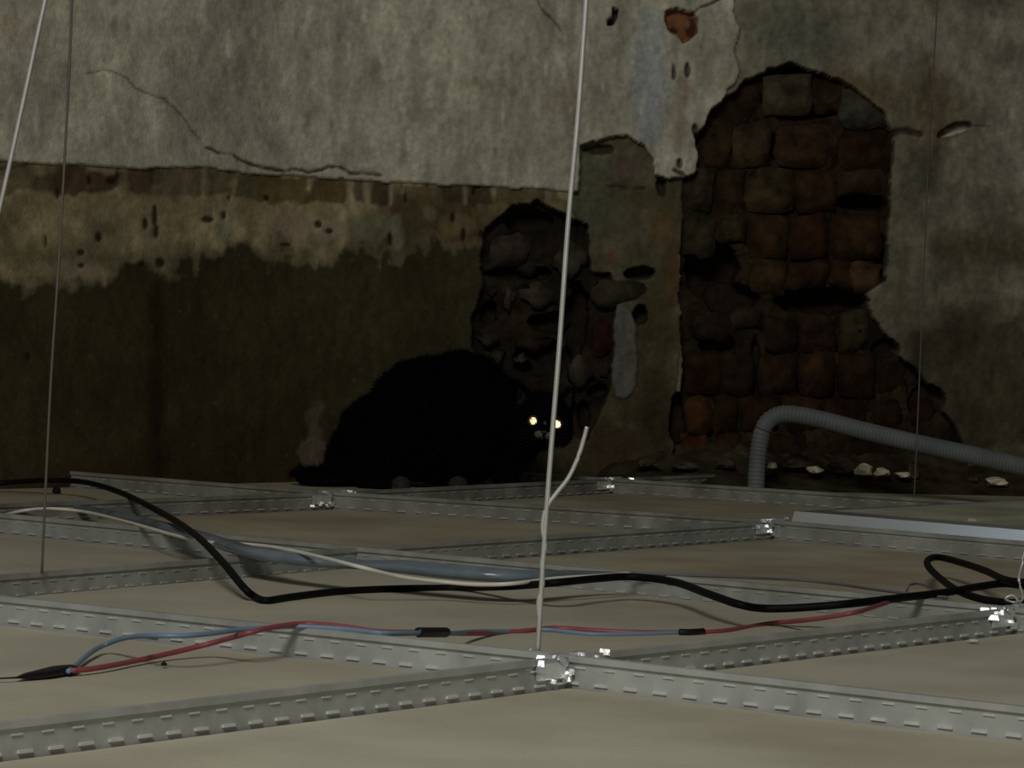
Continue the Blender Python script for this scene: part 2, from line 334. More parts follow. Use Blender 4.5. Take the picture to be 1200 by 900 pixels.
for _ in range(260):                                  # small flaked spots and limewash blisters on the pale coat
    px, py = rng.uniform(0, 870), rng.uniform(0, 215); a_ = rng.uniform(1.2, 3.2)
    mm = UC*region(blob(px, py, a_, a_*rng.uniform(1, 3.2)), 3, .6, .5); k_ = rng.rand()
    paint(mm, seen(102, 100, 90) if k_ < .5 else seen(72, 69, 58), .45); H += mm*(.0008 if k_ < .5 else -.0008)
# general relief
H += fbm(8, 101, 3)*0.010 + EDGE2*0.0022*(1+3*np.clip(BR+SR, 0, 1)) + UC*fbm(70, 88, 2, 18)*.0022
GY = wall_y(GX) - H
co = np.stack([GX, GY, GZ], -1).reshape(-1, 3)
nz, nx = GX.shape
idx = np.arange(nz*nx).reshape(nz, nx)
quads = np.stack([idx[:-1, :-1], idx[:-1, 1:], idx[1:, 1:], idx[1:, :-1]], -1).reshape(-1, 4)
me = bpy.data.meshes.new('wall_back')
me.vertices.add(len(co)); me.vertices.foreach_set('co', co.ravel())
me.loops.add(quads.size); me.loops.foreach_set('vertex_index', quads.ravel())
me.polygons.add(len(quads)); me.polygons.foreach_set('loop_start', np.arange(0, quads.size, 4)); me.polygons.foreach_set('loop_total', np.full(len(quads), 4))
me.update(calc_edges=True); me.polygons.foreach_set('use_smooth', np.ones(len(quads), bool))
ca = me.color_attributes.new('pigment', 'FLOAT_COLOR', 'POINT')
cc = np.ones((len(co), 4)); cc[:, :3] = np.clip(C.reshape(-1, 3), 0.001, .9); ca.data.foreach_set('color', cc.ravel())
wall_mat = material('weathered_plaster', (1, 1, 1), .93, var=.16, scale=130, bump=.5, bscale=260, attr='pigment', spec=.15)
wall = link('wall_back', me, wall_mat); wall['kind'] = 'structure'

# bricks and stones bedded in the losses -------------------------------------------------
stone_mats = {}
def smat(col):
    if col not in stone_mats:
        stone_mats[col] = material('masonry_%d_%d_%d' % col, seen(*col, 3.0), .95, var=.5, scale=55, bump=.9, bscale=150, spec=.1,
                                   col2=seen(col[0]*.70, col[1]*.68, col[2]*.66, 3.0))
    return stone_mats[col]
def masonry(name, x0, y0, x1, y1, col, depth, roundness=0.12, bulge=.004, seed=0):
    """an irregular block whose front face fills the given area of the wall"""
    r = random.Random(seed); bm = bmesh.new(); cx, cy = (x0+x1)/2, (y0+y1)/2
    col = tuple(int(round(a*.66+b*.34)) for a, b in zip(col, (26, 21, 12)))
    NX, NZ = 5, 4; g = []; tilt = r.uniform(-3, 3)
    for j in range(NZ):
        row = []
        for i in range(NX):
            u = i/(NX-1)*2-1; v = j/(NZ-1)*2-1
            k = 1-roundness*(u*u*v*v)*1.6-roundness*.3*(abs(u)**3+abs(v)**3)*.5
            X, Z = W(cx+u*k*(x1-x0)/2+r.uniform(-3, 3), cy-v*k*(y1-y0)/2+tilt*u+r.uniform(-2.4, 2.4))
            e = max(abs(u), abs(v))
            Y = float(wall_y(X))-depth-bulge*(1-e**2)-r.uniform(-.0035, .0035)+(.004 if e > .99 else 0)
            row.append(bm.verts.new((X, Y, Z)))
        g.append(row)
    for j in range(NZ-1):
        for i in range(NX-1): bm.faces.new((g[j][i], g[j][i+1], g[j+1][i+1], g[j+1][i]))
    ring = [g[0][i] for i in range(NX)]+[g[j][NX-1] for j in range(1, NZ)]+[g[NZ-1][i] for i in range(NX-2, -1, -1)]+[g[j][0] for j in range(NZ-2, 0, -1)]
    back = [bm.verts.new((v.co.x, float(wall_y(v.co.x))+.05, v.co.z)) for v in ring]
    n = len(ring)
    for i in range(n): bm.faces.new((ring[(i+1) % n], ring[i], back[i], back[(i+1) % n]))
    bm.faces.new(back)
    return obj(name, bm, smat(col), wall, True)
BK = [  # course, left, right, colour, depth
    (94, 140, 834, 862, (34, 20, 13), -.034), (92, 140, 864, 892, (30, 19, 13), -.036), (86, 134, 895, 952, (60, 55, 43), -.016), (96, 130, 958, 984, (32, 22, 16), -.036), (104, 148, 988, 1042, (50, 50, 45), -.020),
    (146, 194, 824, 858, (42, 31, 20), -.030), (143, 195, 861, 904, (52, 42, 28), -.026), (146, 194, 911, 984, (46, 31, 21), -.022), (152, 196, 987, 1043, (38, 22, 15), -.028),
    (199, 246, 803, 838, (42, 39, 30), -.020), (200, 248, 841, 874, (38, 26, 16), -.026), (198, 247, 877, 932, (48, 41, 26), -.020), (200, 248, 935, 982, (42, 27, 17), -.024), (200, 224, 985, 1042, (44, 31, 24), -.026),
    (252, 300, 803, 838, (40, 38, 25), -.020), (252, 282, 841, 876, (42, 35, 22), -.022), (252, 302, 879, 925, (44, 30, 16), -.020), (252, 302, 928, 972, (44, 24, 12), -.020), (252, 303, 975, 1035, (44, 28, 15), -.020),
    (306, 342, 880, 922, (46, 35, 19), -.022), (306, 336, 925, 972, (42, 26, 13), -.022), (306, 336, 975, 1008, (38, 22, 11), -.024), (308, 344, 1000, 1034, (64, 44, 29), -.014),
    (366, 398, 812, 856, (28, 22, 16), -.030), (362, 384, 858, 896, (32, 28, 22), -.032), (374, 412, 900, 938, (26, 20, 12), -.030), (372, 412, 941, 984, (34, 20, 13), -.028), (366, 412, 987, 1020, (40, 36, 24), -.024),
    (416, 462, 804, 846, (36, 20, 10), -.026), (416, 462, 849, 884, (26, 18, 10), -.030), (416, 462, 893, 938, (34, 21, 10), -.026), (416, 462, 941, 982, (42, 25, 15), -.022), (416, 464, 985, 1030, (34, 20, 11), -.026), (424, 462, 1033, 1066, (26, 15, 10), -.034),
    (466, 508, 806, 834, (50, 28, 13), -.022), (466, 508, 837, 866, (34, 21, 9), -.026), (466, 506, 869, 916, (30, 16, 8), -.030), (466, 508, 919, 966, (34, 18, 9), -.028), (467, 508, 969, 1016, (30, 17, 9), -.030), (468, 508, 1019, 1066, (26, 15, 10), -.032), (472, 508, 1069, 1098, (28, 14, 9), -.036),
    (511, 546, 800, 832, (48, 24, 11), -.024), (511, 546, 835, 870, (34, 22, 11), -.026), (511, 546, 905, 950, (24, 15, 8), -.030), (511, 548, 953, 1004, (26, 18, 11), -.030), (511, 548, 1007, 1058, (26, 17, 10), -.030), (513, 550, 1061, 1116, (24, 16, 10), -.034)]
for i, (y0, y1, x0, x1, col, dp) in enumerate(BK):
    masonry('brick', x0-1.5, y0-2, x1+1.5, y1+2, col, dp*.75-.004, .05, .004, i+1)
ST = [('brick', 572, 274, 620, 314, (50, 47, 42), -.018, .12), ('stone', 641, 280, 694, 330, (54, 50, 43), -.014, .5), ('stone', 606, 328, 656, 366, (54, 50, 42), -.016, .55),
      ('stone', 586, 334, 606, 368, (52, 48, 40), -.022, .6), ('stone', 570, 334, 584, 350, (38, 34, 27), -.024, .6), ('stone', 555, 384, 586, 410, (52, 47, 41), -.018, .4),
      ('stone', 572, 408, 592, 432, (50, 47, 41), -.020, .7), ('brick', 692, 327, 760, 361, (46, 44, 31), -.008, .10), ('brick', 692, 364, 720, 420, (36, 14, 11), -.030, .12),
      ('stone', 600, 392, 650, 414, (30, 23, 16), -.028, .4), ('stone', 602, 414, 622, 430, (42, 38, 31), -.026, .6), ('stone', 662, 414, 698, 458, (52, 49, 43), -.016, .45),
      ('stone', 600, 290, 640, 326, (26, 21, 15), -.034, .3), ('stone', 704, 424, 716, 446, (44, 40, 35), -.022, .4), ('stone', 650, 330, 672, 352, (30, 26, 19), -.030, .5),
      ('stone', 654, 392, 668, 412, (34, 28, 21), -.030, .4)]
for i, (nm, x0, y0, x1, y1, col, dp, rd) in enumerate(ST):
    masonry(nm, x0, y0, x1, y1, col, dp, rd, .006, 200+i)
# ------------------------------------------------------------------ suspended ceiling seen from above
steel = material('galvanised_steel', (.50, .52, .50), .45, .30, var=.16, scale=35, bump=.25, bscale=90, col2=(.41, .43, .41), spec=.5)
steel_mid_dim = material('mid_dim_galvanised_steel', (.36, .37, .34), .55, .25, var=.2, scale=35, bump=.25, bscale=90, col2=(.28, .29, .26), spec=.4)  # mid tees: same steel, dimmer light put into the colour
steel_far_dim = material('far_dim_dusty_steel', (.27, .27, .235), .7, .2, var=.3, scale=30, bump=.3, bscale=90, col2=(.19, .185, .155), spec=.3)  # far tees: dimmer light put into the colour, with some brown dust
bright = material('bare_bright_steel', (.92, .94, .96), .36, .85, var=.1, scale=60, bump=.4, bscale=160, spec=.5)
stitch_mat = material('pressed_steel_stitch', (.74, .76, .75), .38, .4, var=.1, scale=90, bump=.1, spec=.6)
tile_mat = material('mineral_fibre_tile', seen(104, 101, 89, 3.55), .95, var=.10, scale=9, bump=.3, bscale=300, col2=seen(96, 92, 80, 3.55), spec=.1)
tile_mat2 = material('browner_fibre_tile', seen(98, 93, 79, 3.7), .95, var=.14, scale=11, bump=.3, bscale=300, col2=seen(88, 82, 67, 3.7), spec=.1)  # far tiles: slightly darker, browner tone
ceiling = empty('ceiling', (0, 0, 0), kind='structure')
YAW, X0, Z0 = .6363, .0384, 2.0357
d1 = Vector((math.sin(YAW), math.cos(YAW), 0)); d2 = Vector((-math.cos(YAW), math.sin(YAW), 0))
obs = {(0, 0): (665, 789), (1, 0): (1187, 729), (2, 1): (905, 622), (2, 2): (390, 588), (3, 2): (716, 571), (1, 1): (418, 656), (0, 1): (-140, 702)}
fix = {k: atz(*v, 0) - (Vector((X0, Z0, 0))+d1*.6*k[0]+d2*.6*k[1]) for k, v in obs.items()}
def node(u, v):
    """grid crossing; where the photograph shows one, its measured place, and neighbours follow it softly"""
    p = Vector((X0, Z0, 0))+d1*.6*u+d2*.6*v
    if (u, v) in fix: return p+fix[(u, v)]
    s = Vector(); w_ = 0
    for k, f in fix.items():
        q = 1/((k[0]-u)**2+(k[1]-v)**2)**1.5; s += f*q; w_ += q
    return p+s/w_
def clip_wall(poly, gap=.012):
    for X in (-1.3, -.7, -.5, -.4, -.288, -.15, 0, .115, .25, .5, .9):
        yw = float(wall_y(X))-gap; sl = float(wall_y(X+.01)-wall_y(X-.01))/.02
        f = lambda p: (yw+sl*(p[0]-X))-p[1]
        out = []
        for a, b in zip(poly, poly[1:]+poly[:1]):
            fa, fb = f(a), f(b)
            if fa >= 0: out.append(a)
            if (fa > 0) != (fb > 0) and fa*fb < 0:
                t = fa/(fa-fb); out.append((a[0]+(b[0]-a[0])*t, a[1]+(b[1]-a[1])*t))
        poly = out
        if len(poly) < 3: return []
    return poly
def inside(p, gap=.012): return p.y < float(wall_y(p.x))-gap
def seg_clip(a, b, gap=.014):
    if not inside(a, gap) and not inside(b, gap): return None
    if not inside(b, gap):
        lo, hi = 0, 1
        for _ in range(20):
            m_ = (lo+hi)/2
            if inside(a.lerp(b, m_), gap): lo = m_
            else: hi = m_
        b = a.lerp(b, lo)
    elif not inside(a, gap):
        r = seg_clip(b, a, gap); return (r[1], r[0])
    return a, b
TOP, TILE = 0.011, -0.007
for u in range(-4, 6):
    for v in range(-4, 5):
        if (u, v) == (2, 0): continue
        q = [node(u, v), node(u+1, v), node(u+1, v+1), node(u, v+1)]
        c = sum(q, Vector())/4
        if c.y < .55 or abs(c.x) > .25+.32*c.y: continue
        q = [p+(c-p).normalized()*.006 for p in q]
        poly = clip_wall([(p.x, p.y) for p in q])
        if len(poly) < 3: continue
        bm = bmesh.new(); rr = random.Random(u*31+v); zt = TILE+rr.uniform(-.002, .001)
        prism(bm, poly, zt-.015, zt)
        obj('ceiling_tile', bm, tile_mat if c.y < 2.9 else tile_mat2, ceiling)

def tee(name, a, b, mat, h0=TOP, main=True):
    L = (b-a).length
    bm = bmesh.new()
    wd = .0011; bw = .0032 if main else .0028
    prof = [(-.012, -.030), (.012, -.030), (.012, -.0285), (wd, -.0285), (wd, h0-.0048), (bw, h0-.0038), (bw, h0), (-bw, h0), (-bw, h0-.0038), (-wd, h0-.0048), (-wd, -.0285), (-.012, -.0285)]
    sweep(bm, a, b, prof)
    o = obj(name, bm, mat, ceiling)
    # pressed stitches along the web, both faces, two rows, and the crimped lower fold
    t = (b-a).normalized(); s = Vector((t.y, -t.x, 0)); bm = bmesh.new(); n = int(L/.0215)
    for i in range(n):
        f = (i+.5)/n
        for side in (-1, 1):
            p = a.lerp(b, f)+s*side*.0015
            box(bm, p+Vector((0, 0, h0-.0072)), .0078, .0010, .0010, t)
            box(bm, p+t*.006+Vector((0, 0, TILE+.0016)), .0100, .0022, .0016, t)
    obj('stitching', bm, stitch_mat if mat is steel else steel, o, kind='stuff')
    return o
def end_clip(parent, p, t, seed=0, k=1.0):
    """bright folded tab and rivets where a cross tee locks through the main tee"""
    r = random.Random(seed); s = Vector((t.y, -t.x, 0)); bm = bmesh.new()
    for side in (-1, 1):
        box(bm, p+t*.021*k+s*side*.0028+Vector((0, 0, .003)), .030*k, .0016, .010, t)
        box(bm, p+t*.034*k+s*side*.0042+Vector((0, 0, .0045)), .007, .003, .004, (t+Vector((0, 0, .3))))
        box(bm, p+t*.006*k+s*side*.0044+Vector((0, 0, TILE+.005)), .006, .003, .005, t)
        box(bm, p+t*.012*k+s*side*.0050+Vector((0, 0, .009)), .010, .002, .003, (t*1+Vector((0, 0, .6))))
    box(bm, p+t*.012+Vector((0, 0, TOP+.001)), .018*k, .006, .0022, t)
    for i in range(9):                                   # added facets on the tabs, tilted towards the light for sparkle
        q = p+t*r.uniform(.004, .040)*k+s*r.choice((-1, 1))*r.uniform(.003, .0055)+Vector((0, 0, r.uniform(TILE+.003, TOP+.001)))
        nrm = Vector((-.30+r.uniform(-.18, .18), -.87, .30+r.uniform(-.15, .15))).normalized()
        ax = nrm.cross(Vector((0, 0, 1))).normalized(); az = ax.cross(nrm).normalized()
        w_, h_ = r.uniform(.002, .0042), r.uniform(.0012, .0022)
        fr = [bm.verts.new(q+ax*a*w_+az*b*h_) for a, b in ((-1, -1), (1, -.8), (.9, 1), (-.8, .9))]
        bk = bm.verts.new(q-nrm*.0022); bm.faces.new(fr)
        for a in range(4): bm.faces.new((fr[(a+1) % 4], fr[a], bk))
    obj('end_clip', bm, bright, parent)
for u in range(-2, 5):                                    # main tees
    run = [node(u, v) for v in range(-3, 5)]
    for v, (a, b) in zip(range(-3, 4), zip(run, run[1:])):
        if a.y < .4 and b.y < .4: continue
        if abs(a.x) > .3+.35*a.y and abs(b.x) > .3+.35*b.y: continue
        r = seg_clip(a, b)
        if not r or (r[0]-r[1]).length < .03: continue
        tee('main_tee', r[0], r[1], steel_far_dim if u >= 3 or (u == 2 and v >= 1) else steel_mid_dim if u >= 1 else steel, TOP+.0006)
for v in range(-3, 5):                                    # cross tees
    for u in range(-3, 5):
        a, b = node(u, v), node(u+1, v)
        if a.y < .4 and b.y < .4: continue
        if abs(a.x) > .3+.35*a.y and abs(b.x) > .3+.35*b.y: continue
        t = (b-a).normalized(); r = seg_clip(a+t*.004, b-t*.004)
        if not r or (r[0]-r[1]).length < .03: continue
        o = tee('cross_tee', r[0], r[1], steel_far_dim if v >= 3 or u >= 3 or v == 2 else steel_mid_dim if v >= 1 else steel, TOP, False)
        if (u, v) in ((0, 0), (1, 0), (3, 2), (2, 2), (2, 1)): end_clip(o, a, t, u*7+v)
        if (u+1, v) in ((0, 0), (1, 0), (3, 2), (2, 2), (2, 1)): end_clip(o, b, -t, u*7+v+50)

# ------------------------------------------------------------------ luminaire lying in the grid at the right
lp = empty('light_panel', atz(1130, 620, TILE), label='flat light panel with a bright aluminium rim lying in the grid at right', category='light panel')
q = [node(2, 0), node(3, 0), node(3, 1), node(2, 1)]; c = sum(q, Vector())/4
alu = material('satin_aluminium', (.84, .89, .96), .24, .85, var=.06, scale=8, bump=0, spec=.6)
panel = material('dusty_panel_back', seen(100, 97, 84, 3.6), .75, 0, var=.25, scale=10, bump=.1, col2=seen(84, 80, 67, 3.6), stretch=(1, 1, 1))
ins = lambda p, d: p+(c-p).normalized()*d
o_ = [ins(p, .014) for p in q]; i_ = [ins(p, .060) for p in q]
for k in range(4):
    bm = bmesh.new(); a, b, b2, a2 = o_[k], o_[(k+1) % 4], i_[(k+1) % 4], i_[k]
    lo = [bm.verts.new((p.x, p.y, TILE-.004)) for p in (a, b, b2, a2)]
    a3, b3 = ins(a, .0092), ins(b, .0092)
    hi = [bm.verts.new((p.x, p.y, z)) for p, z in ((a3, TOP+.0105), (b3, TOP+.0105), (b2, TOP+.012), (a2, TOP+.012))]
    bm.faces.new(lo[::-1]); bm.faces.new(hi)
    for i in range(4): bm.faces.new((lo[i], lo[(i+1) % 4], hi[(i+1) % 4], hi[i]))
    obj('rim', bm, alu, lp)
bm = bmesh.new(); prism(bm, [(p.x, p.y) for p in i_], TILE-.003, TOP+.011); obj('back_plate', bm, panel, lp)
bm = bmesh.new()
for f in (.3, .55, .8):
    a = i_[3].lerp(i_[0], f); b = i_[2].lerp(i_[1], f); t = (b-a).normalized()
    sweep(bm, a+t*.03, b-t*.03, [(-.006, TOP+.0105), (.006, TOP+.0105), (.004, TOP+.014), (-.004, TOP+.014)])
obj('stiffening_rib', bm, panel, lp)
# torn foil corner standing up at its left end
bm = bmesh.new()
P = [(914, 616), (932, 612), (955, 607), (975, 604), (957, 613), (944, 619)]
Yf = [3.42, 3.45, 3.50, 3.52, 3.46, 3.42]
f1 = [bm.verts.new(at(x, y, Y)) for (x, y), Y in zip(P, Yf)]; f2 = [bm.verts.new(v.co+Vector((.0, .004, -.0012))) for v in f1]
bm.faces.new(f1); bm.faces.new(f2[::-1])
for i in range(6): bm.faces.new((f1[i], f2[i], f2[(i+1) % 6], f1[(i+1) % 6]))
obj('corner_tab', bm, alu, lp)

# ------------------------------------------------------------------ cables
def cable(name, pts, px_rad, mat, label=None, category=None, seg=8, parent=None, z=None, n=8, sq=(1, 1), extra=None):
    """pts: (px, py, height above datum); lies on the tiles and tees"""
    P = [atz(p[0], p[1], max(p[2], TILE+min(.0032, (min(px_rad) if hasattr(px_rad, '__len__') else px_rad)))) for p in pts]
    bm = bmesh.new(); tube(bm, spline(P, n), px_rad, seg, sq)
    o = obj(name, bm, mat, parent, True)
    if label: o['label'] = label; o['category'] = category; recentre(o)
    return o
black = material('black_rubber', (.004, .004, .0045), .6, 0, var=.2, scale=40, bump=.05, spec=.12)
cable('power_cable', [(-60, 570, .0), (0, 566, .004), (50, 563, .010), (90, 564, .012), (120, 570, .014), (150, 581, .014), (180, 596, .020), (208, 612, .0250), (235, 632, .0240), (262, 660, .016), (285, 688, .004), (298, 699, -.003), (312, 704, -.007), (340, 700, -.006),
       (400, 693, -.005), (470, 690, -.006), (540, 689, -.006), (600, 687, .006), (650, 683, .0145), (700, 678, .0145), (740, 676, .0145), (790, 682, .0145), (830, 696, .0145), (865, 708, .012), (895, 713, .008), (940, 712, .010),
       (1000, 707, .0145), (1060, 700, .0145), (1110, 694, .0145), (1150, 687, .0145), (1180, 684, .016), (1215, 690, .016), (1230, 697, .014), (1215, 704, .012), (1180, 706, .010), (1150, 702, .010), (1122, 692, .012), (1102, 678, .012),
       (1088, 664, .012), (1088, 656, .012), (1100, 653, .012), (1125, 659, .012), (1155, 669, .014), (1180, 680, .022), (1215, 682, .022), (1280, 676, .02)],
      .0031, black, 'thick black cable crossing the whole ceiling, ending in a narrow loop at right', 'cable', 10)
white = material('white_pvc', seen(150, 148, 138, 2.4), .5, 0, var=.08, scale=40, bump=.05, spec=.4)
cable('thin_cable', [(-60, 622, -.004), (0, 605, .0), (30, 598, .004), (60, 596, .008), (100, 600, .008), (150, 612, .012), (200, 626, .0145), (240, 635, .016), (300, 639, .020), (340, 645, .0225), (380, 654, .0235), (420, 664, .0225), (470, 676, .014),
       (520, 682, .010), (560, 685, .010), (600, 684, .012), (650, 678, .0135), (700, 675, .0135), (740, 672, .0135)],
      .00165, white, 'thin white cable winding from the left edge and joining the black cable', 'cable', 8)
bluefilm = material('pale_blue_plastic', (.175, .22, .265), .25, 0, var=.25, scale=24, bump=.6, bscale=40, col2=(.10, .13, .16), spec=.7, stretch=(1, 1, 1))
cable('plastic_sleeve', [(-60, 603, .0), (0, 596, .002), (60, 591, .006), (100, 595, .006), (150, 606, .012), (200, 618, .0145), (240, 630, .0155), (290, 646, .016), (340, 654, .0165), (390, 659, .017), (430, 662, .017), (470, 664, .017), (520, 669, .0165),
       (570, 673, .0165), (620, 675, .0155), (680, 672, .014), (740, 672, .0125)],
      [.0022, .0024, .0026, .003, .0036, .0042, .0050, .0062, .0066, .0056, .0045, .0065, .0072, .0070, .0056, .003, .0012], bluefilm,
      'flattened pale blue plastic sleeve beside the white cable', 'plastic sleeve', 12, sq=(1.8, .85))
grey_wire = material('slate_blue_wire', seen(54, 57, 60, 3.0), .5, 0, var=.1, scale=40, bump=0)
cable('slim_wire', [(735, 671, .0125), (780, 673, .0125), (830, 675, .0125), (880, 677, .012), (940, 680, .010), (985, 685, .010), (1020, 690, .012), (1050, 694, .0125), (1085, 698, .0125), (1110, 700, .0125)],
      .0013, grey_wire, 'slim slate-coloured wire running from the blue sleeve to the black cable loop', 'wire', 6)
cable('wire_curl', [(1062, 694, -.006), (1066, 686, 0), (1076, 684, 0), (1088, 688, 0), (1098, 693, 0), (1106, 697, .0)], .0010, grey_wire,
      'small grey wire curl beside the black cable loop', 'wire', 6)

loom = empty('wire_pair', atz(400, 738, TILE), label='blue and red wire pair running out of a black shrink sleeve', category='wire')
blue = material('blue_wire', seen(72, 88, 104, 2.6), .45, 0, var=.08, scale=40, bump=0, spec=.4)
red = material('red_wire', seen(98, 46, 50, 2.4), .45, 0, var=.08, scale=40, bump=0, spec=.4)
shrink = material('black_shrink_sleeve', (.008, .007, .008), .45, 0, var=.2, scale=60, bump=.3, bscale=90, spec=.4)
mz = -.0095
cable('blue_wire', [(80, 787, mz), (92, 777, -.006), (106, 765, -.004), (124, 755, -.002), (150, 747, .006), (180, 745, .0125), (215, 745, .0135), (250, 742, .0135), (280, 738, .0135), (310, 736, .013), (345, 734, .0125), (400, 737, .0125), (450, 742, .0125), (500, 742, .0085),
      (530, 742, .005), (560, 740, -.001), (600, 740, -.006), (640, 738, -.005), (690, 743, -.006), (740, 743, -.008), (810, 741, -.009)], .0017, blue, parent=loom)
cable('red_wire', [(84, 786, mz), (105, 784, -.009), (130, 780, -.008), (170, 772, -.006), (210, 763, -.003), (250, 753, .002), (290, 742, .012), (320, 735, .014), (355, 731, .014), (400, 734, .014), (440, 740, .012), (480, 741, .010), (500, 741, .0080), (530, 742, .004), (580, 742, -.005),
      (620, 739, -.005), (650, 736, -.005), (700, 739, -.006), (750, 741, -.008), (810, 741, -.009), (850, 739, -.009), (900, 731, -.009), (950, 726, .004), (1000, 718, .0125), (1025, 711, .013), (1045, 704, .0125)], .0018, red, parent=loom)
cable('shrink_sleeve', [(-30, 797, mz), (0, 795, mz), (20, 794, mz), (34, 792, -.008), (50, 790, -.007), (70, 786, -.006), (84, 784, -.006)], [.0008, .0008, .0010, .0034, .0048, .0056, .0046], shrink, parent=loom, sq=(1.5, .62))
cable('shrink_sleeve', [(490, 741, .0100), (506, 741, .0085), (523, 741, .0065)], .0034, shrink, parent=loom)
cable('shrink_sleeve', [(796, 741, -.009), (810, 741, -.009), (824, 740, -.009)], .0026, shrink, parent=loom)

# ------------------------------------------------------------------ hanger wires
wire = material('drawn_steel_wire', (.58, .58, .54), .42, .45, var=.08, scale=60, bump=0, spec=.5)
wire_old = material('dull_steel_wire', (.13, .125, .10), .7, .2, var=.1, scale=60, bump=0, spec=.3)
def wirepts(pts): return [at(x, y, Y) for x, y, Y in pts]
hw = empty('hanger_wire', at(632, 770, 2.06), label='bright hanger wire in the centre with a bent tail beside its foot', category='wire')
bm = bmesh.new(); tube(bm, spline(wirepts([(737, -700, 2.06), (700, -200, 2.06), (687, 0, 2.06), (677, 140, 2.06), (666, 260, 2.06), (656, 400, 2.06), (648, 500, 2.06), (641, 590, 2.06), (635, 680, 2.06), (630, 768, 2.06)]), 8), .00165, 8)
obj('strand', bm, wire, hw, True)
bm = bmesh.new(); tube(bm, spline(wirepts([(688, 500, 2.06), (684, 515, 2.06), (677, 537, 2.06), (666, 560, 2.06), (652, 578, 2.06), (642, 592, 2.06), (637, 606, 2.06), (636, 622, 2.06), (639, 640, 2.06), (635, 660, 2.06), (636, 684, 2.06), (631, 705, 2.06), (632, 725, 2.06)]), 6), .0014, 8)
obj('tail', bm, wire, hw, True)
bm = bmesh.new(); tube(bm, spline(wirepts([(630, 766, 2.06), (626, 775, 2.06), (622, 772, 2.06), (622, 760, 2.06)]), 5), .0012, 6)
obj('hook', bm, wire, hw, True)
def straight_wire(pts, rad, mat, label):
    bm = bmesh.new(); tube(bm, spline(wirepts(pts), 8), rad, 6)
    o = obj('hanger_wire', bm, mat, None, True, label=label, category='wire'); return recentre(o)
straight_wire([(120, -300, 2.33), (53, 0, 2.33), (27, 120, 2.33), (0, 242, 2.33), (-60, 500, 2.33), (-104, 698, 2.33)], .0017, wire, 'bright slanting hanger wire cutting the top left corner')
straight_wire([(88, -300, 2.51), (84, 0, 2.51), (75, 200, 2.51), (68, 320, 2.51), (60, 440, 2.51), (54, 560, 2.51), (49, 672, 2.51)], .00105, wire_old, 'thin dull hanger wire standing at left in front of the dark paint')
straight_wire([(1104, -300, 4.0), (1098, 0, 4.0), (1090, 140, 4.0), (1082, 330, 4.0), (1076, 480, 4.0), (1071, 588, 4.0)], .00095, wire_old, 'faint thin hanger wire at right in front of the grey plaster')
# twisted tie at the right-hand crossing
bm = bmesh.new(); tube(bm, spline(wirepts([(1215, 560, 2.5), (1206, 620, 2.5), (1198, 660, 2.5), (1194, 680, 2.49), (1199, 700, 2.49), (1190, 706, 2.5), (1178, 702, 2.5), (1188, 698, 2.5), (1196, 712, 2.5), (1190, 724, 2.49)]), 6), .0011, 6)
o = obj('tie_wire', bm, wire, None, True, label='twisted grey tie wire at the right edge over the bright crossing', category='wire'); recentre(o)

# ------------------------------------------------------------------ corrugated conduit by the wall
conduit_mat = material('grey_conduit', seen(66, 69, 70, 3.0), .6, 0, var=.15, scale=20, bump=.1, col2=seen(58, 60, 58, 3.0))
P = spline([at(x, y, Y) for x, y, Y in [(886, 571, 4.26), (887, 548, 4.26), (890, 520, 4.26), (896, 499, 4.26), (908, 488, 4.26), (926, 485, 4.25), (960, 491, 4.23), (1010, 504, 4.20), (1060, 516, 4.16), (1110, 527, 4.12), (1160, 538, 4.07), (1210, 550, 4.02), (1280, 568, 3.96), (1340, 590, 3.92)]], 10)
L = [0]
for a, b in zip(P, P[1:]): L.append(L[-1]+(b-a).length)
n = int(L[-1]/.00135); L = np.array(L); PP = np.array([list(p) for p in P])
Q = [Vector([np.interp(s, L, PP[:, k]) for k in range(3)]) for s in np.linspace(0, L[-1], n)]
bm = bmesh.new(); tube(bm, Q, [0.0112+.0006*math.sin(i*math.pi/2+.7) for i in range(n)], 14)
o = obj('flexible_conduit', bm, conduit_mat, None, True, label='grey corrugated conduit bent over at the foot of the brick loss', category='conduit'); recentre(o)

# ------------------------------------------------------------------ debris
def chunk(name, p, sx, sy, sz, mat, seed, label, category='rubble', group=None):
    r = random.Random(seed); bm = bmesh.new(); bmesh.ops.create_icosphere(bm, subdivisions=2, radius=1)
    for v in bm.verts:
        k = .78+.45*mnoise.noise(v.co*1.3+Vector((seed*3.1, 0, 0)))
        v.co = Vector((round(v.co.x*k*3.2)/3.2*.35+v.co.x*k*.65, v.co.y*k, max(v.co.z*k, -.55)))
        v.co = Vector((v.co.x*sx/2, v.co.y*sy/2, (v.co.z+.55)*sz/1.5))
    bmesh.ops.rotate(bm, verts=bm.verts, matrix=Matrix.Rotation(r.uniform(-.4, .4), 3, 'Z'))
    o = obj(name, bm, mat); o.location = p; o['label'] = label; o['category'] = category
    if group: o['group'] = group
    return o
dust = material('mortar_dust', seen(36, 32, 24, 3.6), .98, var=.45, scale=40, bump=.9, bscale=180, col2=seen(25, 20, 13, 3.6), spec=.05)
pale = material('pale_plaster_lump', seen(122, 116, 100, 3.6), .95, var=.2, scale=60, bump=.7, bscale=180, spec=.1)
lump = material('brown_mortar_lump', seen(40, 35, 26, 3.5), .95, var=.4, scale=60, bump=.8, bscale=180, spec=.1)
